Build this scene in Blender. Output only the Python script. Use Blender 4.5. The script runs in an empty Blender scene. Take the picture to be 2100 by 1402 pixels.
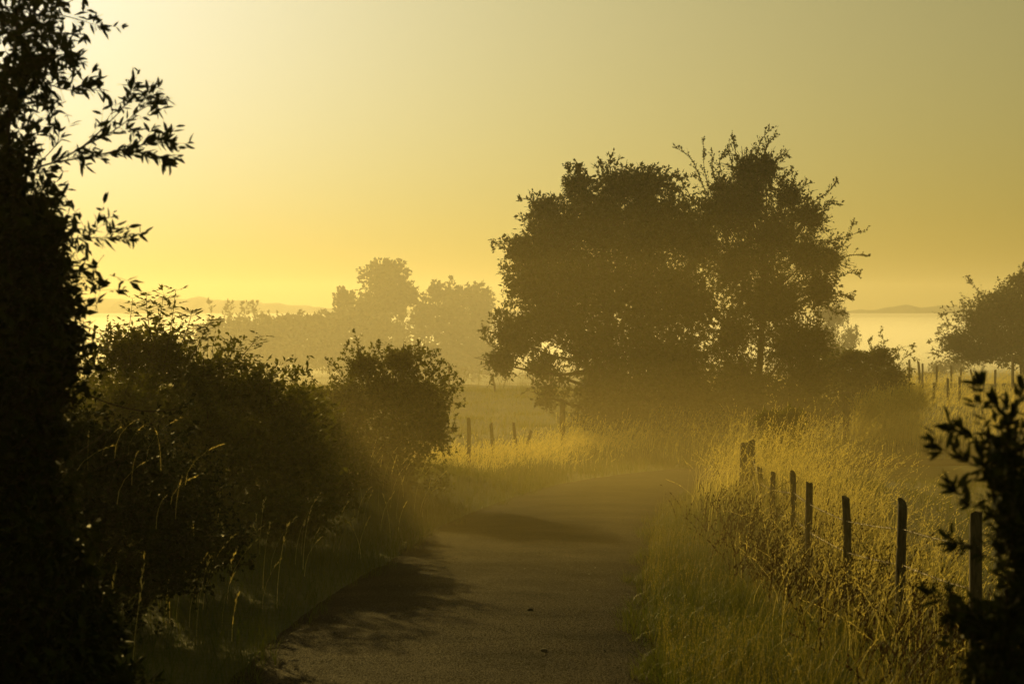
import bpy, math, random
import numpy as np
from mathutils import Vector, Matrix

# ------------------------------------------------------------------ camera, sky, sun, exposure
SC = bpy.context.scene
COL = SC.collection
EYE = 2.0
FOC = 75.0 / 36.0 * 2100.0
PITCH = math.atan(61.0 / FOC)
cam_d = bpy.data.cameras.new('camera')
cam_d.lens = 75.0
cam_d.sensor_width = 36.0
cam_d.clip_start = 0.1
cam_d.clip_end = 6000.0
cam_d.dof.use_dof = True
cam_d.dof.focus_distance = 34.0
cam_d.dof.aperture_fstop = 5.6
cam = bpy.data.objects.new('camera', cam_d)
COL.objects.link(cam)
cam.location = (0, 0, EYE)
cam.rotation_euler = (math.radians(90) - PITCH, 0, 0)
SC.camera = cam

SUN_EL, SUN_AZ = math.radians(14.5), math.radians(-18.0)
SUN_DIR = Vector((math.sin(SUN_AZ) * math.cos(SUN_EL), math.cos(SUN_AZ) * math.cos(SUN_EL), math.sin(SUN_EL)))
world = bpy.data.worlds.new('World')
SC.world = world
world.use_nodes = True
nt = world.node_tree
bg = nt.nodes['Background']
sky = nt.nodes.new('ShaderNodeTexSky')
sky.sky_type = 'NISHITA'
sky.sun_disc = False
sky.sun_elevation = SUN_EL
sky.sun_rotation = SUN_AZ
sky.air_density = 1.0
sky.dust_density = 3.6
sky.ozone_density = 1.0
tint = nt.nodes.new('ShaderNodeMix')
tint.data_type = 'RGBA'
tint.blend_type = 'MULTIPLY'
tint.inputs['Factor'].default_value = 1.0
tint.inputs[7].default_value = (0.58, 0.665, 0.53, 1)
nt.links.new(sky.outputs['Color'], tint.inputs[6])
sep = nt.nodes.new('ShaderNodeSeparateColor')
com = nt.nodes.new('ShaderNodeCombineColor')
nt.links.new(tint.outputs[2], sep.inputs['Color'])
for ch, gam, gain in (('Red', 0.58, 1.16), ('Green', 0.66, 1.07), ('Blue', 1.15, 1.07)):
    pw = nt.nodes.new('ShaderNodeMath'); pw.operation = 'POWER'; pw.inputs[1].default_value = gam
    dv = nt.nodes.new('ShaderNodeMath'); dv.operation = 'DIVIDE'; dv.inputs[1].default_value = 12.0
    ml = nt.nodes.new('ShaderNodeMath'); ml.operation = 'MULTIPLY'; ml.inputs[1].default_value = 12.0 * gain
    nt.links.new(sep.outputs[ch], dv.inputs[0]); nt.links.new(dv.outputs[0], pw.inputs[0])
    nt.links.new(pw.outputs[0], ml.inputs[0]); nt.links.new(ml.outputs[0], com.inputs[ch])
nt.links.new(com.outputs['Color'], bg.inputs['Color'])
bg.inputs['Strength'].default_value = 0.05

sun_d = bpy.data.lights.new('sun', 'SUN')
sun_d.energy = 5.0
sun_d.angle = math.radians(0.5)
sun_d.color = (1.0, 0.695, 0.185)
sun = bpy.data.objects.new('sun', sun_d)
COL.objects.link(sun)
sun.rotation_euler = SUN_DIR.to_track_quat('Z', 'Y').to_euler()
sun.location = SUN_DIR * 60

SC.view_settings.view_transform = 'Standard'
SC.view_settings.look = 'None'
SC.view_settings.gamma = 1.0
SC.view_settings.use_curve_mapping = False
SC.view_settings.exposure = -0.5
SC.render.engine = 'CYCLES'
cy = SC.cycles
cy.max_bounces = 5
cy.diffuse_bounces = 2
cy.glossy_bounces = 2
cy.transmission_bounces = 3
cy.volume_bounces = 1
cy.transparent_max_bounces = 24
cy.sample_clamp_indirect = 4.0
cy.caustics_reflective = False
cy.caustics_refractive = False
cy.use_denoising = True
cy.use_adaptive_sampling = True
cy.adaptive_threshold = 0.012

HAZE_DENSITY = 0.0004
MIST_DENSITY = 0.0007
FAR_DENSITY = 0.00064
VALLEY_DENSITY = 0.0125
LANE_DENSITY = 0.0105
ANISO = 0.55

# ------------------------------------------------------------------ helpers
RNG = np.random.default_rng(7)


def pt(px, py, d):
    """world point at distance d (along +Y) seen at photo pixel px, py"""
    u, v = (px - 1050.0) / FOC, (701.0 - py) / FOC
    fy, fz = math.cos(PITCH) + v * math.sin(PITCH), -math.sin(PITCH) + v * math.cos(PITCH)
    k = d / fy
    return np.array((u * k, d, EYE + fz * k))


def project(p):
    """world points (N,3) -> photo pixels"""
    q = p - np.array((0, 0, EYE))
    f = q[:, 1] * math.cos(PITCH) - q[:, 2] * math.sin(PITCH)
    u = q[:, 1] * math.sin(PITCH) + q[:, 2] * math.cos(PITCH)
    f = np.maximum(f, 1e-3)
    return 1050 + FOC * q[:, 0] / f, 701 - FOC * u / f


def unit(v):
    return v / np.maximum(np.linalg.norm(v, axis=-1, keepdims=True), 1e-9)


def rand_unit(n, rng):
    return unit(rng.normal(size=(n, 3)))


class MB:
    """collects pieces of geometry for ONE mesh"""
    def __init__(self):
        self.v, self.f, self.n = [], [], 0

    def add(self, verts, faces):
        verts = np.asarray(verts, dtype=np.float32).reshape(-1, 3)
        faces = np.asarray(faces, dtype=np.int64)
        self.v.append(verts)
        self.f.append(faces + self.n)
        self.n += len(verts)

    def mesh(self, name, origin=(0, 0, 0), smooth=False):
        me = bpy.data.meshes.new(name)
        v = np.concatenate(self.v) - np.asarray(origin, dtype=np.float32)
        idx = np.concatenate([f.reshape(-1) for f in self.f])
        cnt = np.concatenate([np.full(len(f), f.shape[1], dtype=np.int64) for f in self.f])
        start = np.concatenate(([0], np.cumsum(cnt)[:-1]))
        me.vertices.add(len(v))
        me.vertices.foreach_set('co', v.reshape(-1).astype(np.float32))
        me.loops.add(len(idx))
        me.loops.foreach_set('vertex_index', idx.astype(np.int32))
        me.polygons.add(len(cnt))
        me.polygons.foreach_set('loop_start', start.astype(np.int32))
        me.polygons.foreach_set('loop_total', cnt.astype(np.int32))
        if smooth:
            me.polygons.foreach_set('use_smooth', np.ones(len(cnt), dtype=bool))
        me.update(calc_edges=True)
        return me

    def build(self, name, mat, parent=None, origin=None, smooth=False, kind=None):
        if not self.v:
            return None
        if origin is None:
            origin = tuple(parent.location) if parent is not None else (0, 0, 0)
        me = self.mesh(name, origin, smooth)
        me.materials.append(mat)
        o = bpy.data.objects.new(name, me)
        COL.objects.link(o)
        if parent is not None:
            o.parent = parent
        else:
            o.location = origin
        if kind:
            o['kind'] = kind
        return o


def empty(name, loc, label, cat, group=None):
    o = bpy.data.objects.new(name, None)
    o.empty_display_size = 0.3
    COL.objects.link(o)
    o.location = tuple(float(c) for c in loc)
    o['label'] = label
    o['category'] = cat
    if group:
        o['group'] = group
    return o


def tag(o, label, cat, group=None, kind=None):
    o['label'] = label
    o['category'] = cat
    if group:
        o['group'] = group
    if kind:
        o['kind'] = kind
    return o


def tube(mb, path, radii, sides=6, cap=True):
    path = np.asarray(path, dtype=float)
    n = len(path)
    radii = np.broadcast_to(np.asarray(radii, dtype=float), (n,))
    tan = np.gradient(path, axis=0)
    tan = unit(tan)
    ref = np.array((0.13, 0.31, 0.94)) if abs(tan[0, 2]) < 0.8 else np.array((0.94, 0.2, 0.1))
    a = unit(np.cross(tan, ref))
    b = np.cross(tan, a)
    th = np.arange(sides) * 2 * math.pi / sides
    ring = (a[:, None, :] * np.cos(th)[None, :, None] + b[:, None, :] * np.sin(th)[None, :, None]) * radii[:, None, None]
    v = (path[:, None, :] + ring).reshape(-1, 3)
    i = np.arange(n - 1)[:, None] * sides
    k = np.arange(sides)[None, :]
    k2 = (k + 1) % sides
    f = np.stack((i + k, i + k2, i + sides + k2, i + sides + k), axis=-1).reshape(-1, 4)
    mb.add(v, f)
    if cap and sides >= 3:
        mb.add(v[-sides:], np.arange(sides)[None, :])
        mb.add(v[:sides][::-1], np.arange(sides)[None, :])


def curve_pts(pts, n=24):
    """Catmull-Rom through pts"""
    p = np.asarray(pts, dtype=float)
    p = np.vstack((2 * p[0] - p[1], p, 2 * p[-1] - p[-2]))
    out = []
    segs = len(p) - 3
    for s in range(segs):
        t = np.linspace(0, 1, n, endpoint=(s == segs - 1))[:, None]
        a, b, c, d = p[s], p[s + 1], p[s + 2], p[s + 3]
        out.append(0.5 * ((2 * b) + (-a + c) * t + (2 * a - 5 * b + 4 * c - d) * t ** 2 + (-a + 3 * b - 3 * c + d) * t ** 3))
    return np.vstack(out)


def twig_prisms(mb, a, m, b, r):
    """many three-sided tapered twigs a -> b at once"""
    n = len(a)
    if n == 0:
        return
    t = unit(b - a)
    ref = np.where(np.abs(t[:, 2:3]) < 0.8, np.array([[0, 0, 1.0]]), np.array([[1.0, 0, 0]]))
    u = unit(np.cross(t, ref))
    w = np.cross(t, u)
    r = np.broadcast_to(np.asarray(r, dtype=float), (n,))[:, None]
    rings = []
    for p, s in ((a, 1.0), (b, 0.35)):
        for k in range(3):
            th = k * 2 * math.pi / 3
            rings.append(p + (u * math.cos(th) + w * math.sin(th)) * r * s)
    v = np.stack(rings, axis=1).reshape(-1, 3)
    f1 = [(k, (k + 1) % 3, 3 + (k + 1) % 3, 3 + k) for k in range(3)]
    mb.add(v, (np.arange(n)[:, None, None] * 6 + np.array(f1)[None]).reshape(-1, 4))


# leaf shapes: (along, across, normal)
LEAF_FINE = np.array([(0, 0, 0), (.33, 0, -.02), (.70, 0, -.03), (1, 0, -.16), (.30, .42, .10), (.66, .34, .06), (.30, -.42, .10), (.66, -.34, .06)])
LEAF_FINE_T = [(0, 1, 4), (2, 3, 5), (0, 6, 1), (2, 7, 3)]
LEAF_FINE_Q = [(1, 2, 5, 4), (1, 6, 7, 2)]
LEAF_PLAIN = np.array([(0, 0, 0), (.45, .5, .12), (1, 0, -.08), (.45, -.5, .12)])
LEAF_PLAIN_Q = [(0, 1, 2, 3)]


def leaf_mesh(mb, pos, dr, nrm, ln, wd, fine=False):
    n = len(pos)
    if n == 0:
        return
    dr = unit(dr)
    side = unit(np.cross(nrm, dr))
    nn = np.cross(dr, side)
    tmpl = LEAF_FINE if fine else LEAF_PLAIN
    v = (pos[:, None, :]
         + dr[:, None, :] * (tmpl[None, :, 0, None] * ln[:, None, None])
         + side[:, None, :] * (tmpl[None, :, 1, None] * wd[:, None, None])
         + nn[:, None, :] * (tmpl[None, :, 2, None] * wd[:, None, None]))
    k = len(tmpl)
    base = np.arange(n)[:, None, None] * k
    v = v.reshape(-1, 3)
    if fine:
        mb.add(v, (base + np.array(LEAF_FINE_T)[None]).reshape(-1, 3))
        mb.add(np.zeros((0, 3)), (base + np.array(LEAF_FINE_Q)[None]).reshape(-1, 4) - len(v))
    else:
        mb.add(v, (base + np.array(LEAF_PLAIN_Q)[None]).reshape(-1, 4))


class Foliage:
    """leaves and twigs of one plant, gathered as arrays"""
    def __init__(self, seed):
        self.rng = np.random.default_rng(seed)
        self.pos, self.dir, self.nrm, self.len, self.wid, self.pri = [], [], [], [], [], []
        self.twigs = MB()

    def put(self, pos, dr, nrm, ln, wd, pri=0):
        self.pos.append(pos); self.dir.append(dr); self.nrm.append(nrm)
        self.len.append(ln); self.wid.append(wd); self.pri.append(np.full(len(pos), pri))

    def sprays(self, c, R, n, tl=(0.2, 0.5), lpt=8, leaf=(0.08, 0.04), out=0.7, up=0.35, rnd=0.55, shell=0.55, lump=0.25, twig_r=0.003, floor=None):
        rng = self.rng
        c, R = np.asarray(c, float), np.asarray(R, float)
        d = rand_unit(n, rng)
        ph = rng.uniform(0, 6.28, (5, 1)); kv = rng.normal(0, 3.2, (5, 3))
        lum = 1 + lump * np.sin(d @ kv.T + ph.T).sum(1) / 2.2
        r = 1 - shell * rng.random(n) ** 1.3
        tip = c + d * R * (r * lum)[:, None]
        L = rng.uniform(*tl, n)
        td = unit(unit(d * R) * out + np.array((0, 0, up)) + rand_unit(n, rng) * rnd)
        a = tip - td * L[:, None]
        sag = rng.uniform(-.10, .16, n)[:, None] * L[:, None] * np.array((0, 0, 1.0))
        m = (a + tip) / 2 + sag
        if floor is not None:
            ok = (tip[:, 2] > floor) & (a[:, 2] > floor - .2)
            a, m, tip, td, L = a[ok], m[ok], tip[ok], td[ok], L[ok]
            n = len(a)
        twig_prisms(self.twigs, a, m, tip, twig_r)
        self.leaves_on(a, m, tip, td, lpt, leaf)

    def leaves_on(self, a, m, b, td, lpt, leaf, pri=0, t0=0.1, spread=0.75):
        rng = self.rng
        n = len(a)
        t = rng.uniform(t0, 1.02, (n, lpt))
        t[:, 0] = 1.0
        q = ((1 - t)[..., None] ** 2) * a[:, None] + (2 * t * (1 - t))[..., None] * m[:, None] + (t ** 2)[..., None] * b[:, None]
        N = n * lpt
        q = q.reshape(-1, 3)
        tdd = np.repeat(td, lpt, axis=0)
        dr = unit(tdd * .75 + rand_unit(N, rng) * spread + np.array((0, 0, -.08)))
        nr = unit(rand_unit(N, rng) * .8 + np.array((0, 0, .7)))
        s = rng.uniform(.5, 1.35, N)
        self.put(q, dr, nr, leaf[0] * s, leaf[1] * s * rng.uniform(.8, 1.15, N), pri)

    def branch(self, pts, r0, mb=None, leaf=(0.07, 0.03), lpm=60, side=(0.1, 0.3), n_side=8, lps=7, pri=1, t_from=0.15, up=0.25, sides=5):
        """one explicit branch along pts with leafy side shoots"""
        rng = self.rng
        p = curve_pts(pts, 12)
        rad = np.linspace(r0, r0 * .25, len(p))
        tube(mb if mb is not None else self.twigs, p, rad, sides)
        k = rng.integers(int(len(p) * t_from), len(p), n_side)
        tan = unit(np.gradient(p, axis=0))[k]
        L = rng.uniform(*side, n_side) * (1.1 - .5 * k / len(p))
        td = unit(tan * .8 + rand_unit(n_side, rng) * .6 + np.array((0, 0, up)))
        a = p[k]; b = a + td * L[:, None]; m = (a + b) / 2 + rng.normal(0, .02, (n_side, 3)) * L[:, None] * 3
        twig_prisms(self.twigs, a, m, b, r0 * .28)
        self.leaves_on(a, m, b, td, lps, leaf, pri)
        nl = max(3, int(lpm * np.linalg.norm(np.diff(p, axis=0), axis=1).sum()))
        k = rng.integers(int(len(p) * t_from), len(p), nl)
        tan = unit(np.gradient(p, axis=0))[k]
        dr = unit(tan * .7 + rand_unit(nl, rng) * .7)
        s = rng.uniform(.7, 1.2, nl)
        self.put(p[k] + rng.normal(0, .002, (nl, 3)), dr, unit(rand_unit(nl, rng) * .8 + np.array((0, 0, .6))), leaf[0] * s, leaf[1] * s, pri)
        # terminal leaf cluster
        dr = unit(tan[:1] * 0 + (p[-1] - p[-3]) + rand_unit(5, rng) * .5 * np.linalg.norm(p[-1] - p[-3]))
        self.put(np.repeat(p[-1:], 5, 0), dr, rand_unit(5, rng), np.full(5, leaf[0]), np.full(5, leaf[1]), pri)
        return p

    def arrays(self):
        return (np.concatenate(self.pos), np.concatenate(self.dir), np.concatenate(self.nrm),
                np.concatenate(self.len), np.concatenate(self.wid), np.concatenate(self.pri))

    def finish(self, root, leaf_mat, twig_mat, fine=False, crown_name='crown', single=0, chooser=None):
        pos, dr, nrm, ln, wd, pri = self.arrays()
        pick = np.zeros(len(pos), bool)
        if single:
            px, py = project(pos)
            score = chooser(px, py, pri)
            order = np.argsort(-score)[:single]
            order = order[score[order] > 0]
            pick[order] = True
        mb = MB()
        k = ~pick
        q = k & (pri > 0) if fine else np.zeros(len(k), bool)
        leaf_mesh(mb, pos[q], dr[q], nrm[q], ln[q], wd[q], True)
        k = k & ~q
        leaf_mesh(mb, pos[k], dr[k], nrm[k], ln[k], wd[k], False)
        mb.build(crown_name, leaf_mat, root, kind='stuff')
        if self.twigs.v:
            self.twigs.build('twigs', twig_mat, root, kind='stuff')
        if pick.any():
            lm = []
            for bend in (0.7, 1.0, 1.5):
                b = MB()
                b.add(LEAF_FINE * np.array((1, 1, bend)), np.array(LEAF_FINE_T))
                b.add(np.zeros((0, 3)), np.array(LEAF_FINE_Q) - 8)
                me = b.mesh('leaf'); me.materials.append(leaf_mat); lm.append(me)
            for i in np.nonzero(pick)[0]:
                d = Vector(dr[i]).normalized()
                s = Vector(nrm[i]).cross(d).normalized()
                n = d.cross(s)
                o = bpy.data.objects.new('leaf', lm[i % 3])
                COL.objects.link(o)
                o.parent = root
                M = Matrix(((d.x * ln[i], s.x * wd[i], n.x * wd[i], pos[i, 0] - root.location.x),
                            (d.y * ln[i], s.y * wd[i], n.y * wd[i], pos[i, 1] - root.location.y),
                            (d.z * ln[i], s.z * wd[i], n.z * wd[i], pos[i, 2] - root.location.z),
                            (0, 0, 0, 1)))
                o.matrix_local = M


# ------------------------------------------------------------------ materials
def new_mat(name):
    m = bpy.data.materials.new(name)
    m.use_nodes = True
    n = m.node_tree.nodes
    return m, n, m.node_tree.links, n['Principled BSDF'], n['Material Output']


def leaf_material(name, c1, c2, trans=0.35, tcol=None, rough=0.5, spec=0.35, scale=0.0):
    m, n, l, p, out = new_mat(name)
    geo = n.new('ShaderNodeNewGeometry')
    ramp = n.new('ShaderNodeValToRGB')
    ramp.color_ramp.elements[0].color = (*c1, 1)
    ramp.color_ramp.elements[1].color = (*c2, 1)
    l.new(geo.outputs['Random Per Island'], ramp.inputs['Fac'])
    p.inputs['Roughness'].default_value = rough
    p.inputs['Specular IOR Level'].default_value = spec
    l.new(ramp.outputs['Color'], p.inputs['Base Color'])
    tr = n.new('ShaderNodeBsdfTranslucent')
    mul = n.new('ShaderNodeMix'); mul.data_type = 'RGBA'; mul.blend_type = 'MULTIPLY'; mul.inputs['Factor'].default_value = 1
    l.new(ramp.outputs['Color'], mul.inputs[6])
    mul.inputs[7].default_value = (*(tcol or (1.6, 1.5, .6)), 1)
    l.new(mul.outputs[2], tr.inputs['Color'])
    mix = n.new('ShaderNodeMixShader'); mix.inputs['Fac'].default_value = trans
    l.new(p.outputs['BSDF'], mix.inputs[1]); l.new(tr.outputs['BSDF'], mix.inputs[2])
    l.new(mix.outputs['Shader'], out.inputs['Surface'])
    return m


def bark_material(name, c1, c2, scale=14.0):
    m, n, l, p, out = new_mat(name)
    tc = n.new('ShaderNodeTexCoord')
    mp = n.new('ShaderNodeMapping'); mp.inputs['Scale'].default_value = (scale, scale, scale * .22)
    ns = n.new('ShaderNodeTexNoise'); ns.inputs['Scale'].default_value = 1.0; ns.inputs['Detail'].default_value = 6
    ramp = n.new('ShaderNodeValToRGB')
    ramp.color_ramp.elements[0].color = (*c1, 1); ramp.color_ramp.elements[0].position = .35
    ramp.color_ramp.elements[1].color = (*c2, 1); ramp.color_ramp.elements[1].position = .65
    bump = n.new('ShaderNodeBump'); bump.inputs['Strength'].default_value = .6; bump.inputs['Distance'].default_value = .01
    l.new(tc.outputs['Object'], mp.inputs['Vector']); l.new(mp.outputs['Vector'], ns.inputs['Vector'])
    l.new(ns.outputs['Fac'], ramp.inputs['Fac']); l.new(ramp.outputs['Color'], p.inputs['Base Color'])
    l.new(ns.outputs['Fac'], bump.inputs['Height']); l.new(bump.outputs['Normal'], p.inputs['Normal'])
    p.inputs['Roughness'].default_value = .85
    p.inputs['Specular IOR Level'].default_value = .2
    return m


M_ELDER = leaf_material('elder_leaf', (.030, .042, .010), (.046, .058, .015), .14, None, .6, .1)
M_HAW = leaf_material('hawthorn_leaf', (.030, .040, .010), (.048, .058, .015), .14, None, .6, .1)
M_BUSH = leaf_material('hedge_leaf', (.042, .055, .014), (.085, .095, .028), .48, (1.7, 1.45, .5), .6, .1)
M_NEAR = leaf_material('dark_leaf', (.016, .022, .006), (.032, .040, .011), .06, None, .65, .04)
M_FAR = leaf_material('far_leaf', (.032, .036, .012), (.036, .040, .014), .03, None, .8, .03)
M_GREEN = leaf_material('green_grass', (.034, .058, .009), (.085, .090, .020), .46, (1.6, 1.45, .5), .5, .18)
M_MEADOW = leaf_material('meadow_grass', (.080, .105, .022), (.170, .150, .045), .42, (1.5, 1.4, .5), .55, .3)
M_STRAW = leaf_material('dry_grass', (.40, .345, .155), (.70, .62, .32), .64, (1.35, 1.25, .65), .5, .25)
M_VERGE = leaf_material('verge_straw', (.080, .085, .022), (.30, .25, .095), .52, (1.4, 1.3, .6), .5, .25)
M_HOLLOW_WEED = leaf_material('shaded_hollow_weed', (.030, .018, .008), (.075, .045, .020), .2, (1.3, 1.1, .6), .7, .1)  # weed brown kept dark to stand for shaded hollows in the verge
M_FLOWER = leaf_material('pale_blossom', (.45, .42, .34), (.65, .6, .5), .3, (1.2, 1.2, 1.0))
M_BARK = bark_material('bark', (.018, .014, .008), (.055, .043, .026))
M_TWIG = bark_material('twig_bark', (.025, .019, .010), (.060, .045, .024), 60)
M_POST = bark_material('weathered_post', (.045, .034, .022), (.130, .100, .066), 40)

mw, n_, l_, p_, o_ = new_mat('rusty_wire')
nz = n_.new('ShaderNodeTexNoise'); nz.inputs['Scale'].default_value = 90
rr = n_.new('ShaderNodeValToRGB')
rr.color_ramp.elements[0].color = (.10, .06, .03, 1); rr.color_ramp.elements[1].color = (.24, .19, .13, 1)
l_.new(nz.outputs['Fac'], rr.inputs['Fac']); l_.new(rr.outputs['Color'], p_.inputs['Base Color'])
p_.inputs['Metallic'].default_value = .5; p_.inputs['Roughness'].default_value = .5
M_WIRE = mw

# ground: soil under grass, patchy
M_GROUND, n_, l_, p_, o_ = new_mat('grassy_ground')
tc = n_.new('ShaderNodeTexCoord')
na = n_.new('ShaderNodeTexNoise'); na.inputs['Scale'].default_value = .35; na.inputs['Detail'].default_value = 8
nb = n_.new('ShaderNodeTexNoise'); nb.inputs['Scale'].default_value = 9.0; nb.inputs['Detail'].default_value = 6
l_.new(tc.outputs['Object'], na.inputs['Vector']); l_.new(tc.outputs['Object'], nb.inputs['Vector'])
ra = n_.new('ShaderNodeValToRGB')
ra.color_ramp.elements[0].color = (.045, .058, .014, 1); ra.color_ramp.elements[0].position = .35
ra.color_ramp.elements[1].color = (.105, .098, .030, 1); ra.color_ramp.elements[1].position = .68
rb = n_.new('ShaderNodeValToRGB')
rb.color_ramp.elements[0].color = (.55, .55, .5, 1); rb.color_ramp.elements[1].color = (1.2, 1.2, 1.1, 1)
mx = n_.new('ShaderNodeMix'); mx.data_type = 'RGBA'; mx.blend_type = 'MULTIPLY'; mx.inputs['Factor'].default_value = 1
l_.new(na.outputs['Fac'], ra.inputs['Fac']); l_.new(nb.outputs['Fac'], rb.inputs['Fac'])
l_.new(ra.outputs['Color'], mx.inputs[6]); l_.new(rb.outputs['Color'], mx.inputs[7]); l_.new(mx.outputs[2], p_.inputs['Base Color'])
bp = n_.new('ShaderNodeBump'); bp.inputs['Strength'].default_value = .8; bp.inputs['Distance'].default_value = .08
l_.new(nb.outputs['Fac'], bp.inputs['Height']); l_.new(bp.outputs['Normal'], p_.inputs['Normal'])
p_.inputs['Roughness'].default_value = .9; p_.inputs['Specular IOR Level'].default_value = .15

# worn tarmac
M_ROAD, n_, l_, p_, o_ = new_mat('worn_tarmac')
tc = n_.new('ShaderNodeTexCoord')
na = n_.new('ShaderNodeTexNoise'); na.inputs['Scale'].default_value = 1.1; na.inputs['Detail'].default_value = 7
nb = n_.new('ShaderNodeTexVoronoi'); nb.inputs['Scale'].default_value = 75.0
nc = n_.new('ShaderNodeTexNoise'); nc.inputs['Scale'].default_value = 45.0; nc.inputs['Detail'].default_value = 5
for q in (na, nb, nc):
    l_.new(tc.outputs['Object'], q.inputs['Vector'])
ra = n_.new('ShaderNodeValToRGB')
ra.color_ramp.elements[0].color = (.018, .0125, .003, 1); ra.color_ramp.elements[0].position = .3
ra.color_ramp.elements[1].color = (.054, .037, .010, 1); ra.color_ramp.elements[1].position = .7
rb = n_.new('ShaderNodeValToRGB')
rb.color_ramp.elements[0].color = (1.9, 1.8, 1.6, 1); rb.color_ramp.elements[1].color = (.3, .3, .3, 1); rb.color_ramp.elements[1].position = .55
mx = n_.new('ShaderNodeMix'); mx.data_type = 'RGBA'; mx.blend_type = 'MULTIPLY'; mx.inputs['Factor'].default_value = .8
l_.new(na.outputs['Fac'], ra.inputs['Fac']); l_.new(nb.outputs['Distance'], rb.inputs['Fac'])
l_.new(ra.outputs['Color'], mx.inputs[6]); l_.new(rb.outputs['Color'], mx.inputs[7]); l_.new(mx.outputs[2], p_.inputs['Base Color'])
ad = n_.new('ShaderNodeMath'); ad.operation = 'MULTIPLY_ADD'; ad.inputs[1].default_value = -.9
l_.new(nb.outputs['Distance'], ad.inputs[0]); l_.new(nc.outputs['Fac'], ad.inputs[2])
rs = n_.new('ShaderNodeMapRange'); rs.inputs['From Min'].default_value = .05; rs.inputs['From Max'].default_value = .6
rs.inputs['To Min'].default_value = .15; rs.inputs['To Max'].default_value = .002
l_.new(nb.outputs['Distance'], rs.inputs['Value'])
rp = n_.new('ShaderNodeMapRange'); rp.inputs['From Min'].default_value = .35; rp.inputs['From Max'].default_value = .68
rp.inputs['To Min'].default_value = .65; rp.inputs['To Max'].default_value = 1.25
l_.new(na.outputs['Fac'], rp.inputs['Value'])
rm = n_.new('ShaderNodeMath'); rm.operation = 'MULTIPLY'
l_.new(rs.outputs['Result'], rm.inputs[0]); l_.new(rp.outputs['Result'], rm.inputs[1]); l_.new(rm.outputs['Value'], p_.inputs['Specular IOR Level'])
bp = n_.new('ShaderNodeBump'); bp.inputs['Strength'].default_value = 1.0; bp.inputs['Distance'].default_value = .02
l_.new(ad.outputs['Value'], bp.inputs['Height']); l_.new(bp.outputs['Normal'], p_.inputs['Normal'])
p_.inputs['Specular Tint'].default_value = (1, .8, .25, 1); p_.inputs['Roughness'].default_value = .8; p_.inputs['Specular IOR Level'].default_value = .028


def volume_material(name, density, color, g):
    m = bpy.data.materials.new(name)
    m.use_nodes = True
    n = m.node_tree.nodes
    n.remove(n['Principled BSDF'])
    v = n.new('ShaderNodeVolumePrincipled')
    v.inputs['Color'].default_value = (*color, 1)
    v.inputs['Density'].default_value = density
    v.inputs['Anisotropy'].default_value = g
    m.node_tree.links.new(v.outputs['Volume'], n['Material Output'].inputs['Volume'])
    return m


# ------------------------------------------------------------------ terrain
ROAD_W = 2.7
ROAD = curve_pts([(-.6, -45), (-.55, -20), (-.5, 0), (-.46, 9), (-.42, 14), (-.3, 18), (.0, 22), (.32, 26.6), (1.0, 32), (2.05, 38), (3.3, 42),
                  (5.0, 45), (7.4, 47.2), (10.6, 48.6), (15, 49.6), (25, 50.6), (45, 52), (75, 54)], 30)
ROAD_T = unit(np.gradient(ROAD, axis=0))


def road_dist(x, y):
    """signed distance to the lane's centre line: negative on its west side"""
    x = np.atleast_1d(np.asarray(x, float)); y = np.atleast_1d(np.asarray(y, float))
    out = np.empty(len(x))
    for s in range(0, len(x), 20000):
        dx = x[s:s + 20000, None] - ROAD[None, :, 0]; dy = y[s:s + 20000, None] - ROAD[None, :, 1]
        d2 = dx * dx + dy * dy
        k = d2.argmin(1)
        i = np.arange(len(k))
        cr = ROAD_T[k, 0] * dy[i, k] - ROAD_T[k, 1] * dx[i, k]
        out[s:s + 20000] = np.sqrt(d2[i, k]) * np.where(cr > 0, -1, 1)
    return out


def ground_z(x, y, rd=None):
    x = np.atleast_1d(np.asarray(x, float)); y = np.atleast_1d(np.asarray(y, float))
    z = np.interp(y, [-60, 0, 44, 58, 102, 130, 200, 340, 640, 1000], [.9, 0, -1.32, -1.62, -1.68, -2.6, -5.5, -9.5, -10, -10])
    if rd is None:
        rd = road_dist(x, y)
    off = np.clip((np.abs(rd) - ROAD_W / 2 - .1) / 1.6, 0, 1)
    off = off * off * (3 - 2 * off)
    bumps = .05 * np.sin(1.7 * x + .6 * y) + .06 * np.sin(.53 * y - .9 * x + 1) + .10 * np.sin(.19 * x + .23 * y)
    side = np.where(rd > 0, -.10 + .30 * np.exp(-((y - 32) / 7) ** 2), .16)
    fade = np.interp(y, [0, 40, 60], [1, 1, .3])
    z = z + .018 * np.clip(x - 11, 0, 26) * np.interp(y, [50, 62, 112, 160], [0, 1, 1, 0])
    return z + off * (bumps + side * fade)


def gz(x, y):
    return float(ground_z(x, y)[0])


xs = np.concatenate((-np.geomspace(500, 16, 26), np.arange(-14, 18.01, .5), np.geomspace(20, 500, 26)))
ys = np.concatenate((np.arange(-45, 6, 3.0), np.arange(6, 72, .5), np.geomspace(72, 905, 60)))
X, Y = np.meshgrid(xs, ys)
Z = ground_z(X.ravel(), Y.ravel())
mb = MB()
nx, ny = len(xs), len(ys)
i = np.arange(ny - 1)[:, None] * nx + np.arange(nx - 1)[None, :]
mb.add(np.stack((X.ravel(), Y.ravel(), Z), 1), np.stack((i, i + 1, i + nx + 1, i + nx), -1).reshape(-1, 4))
g = mb.build('ground', M_GROUND, smooth=True); g['kind'] = 'structure'

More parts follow.
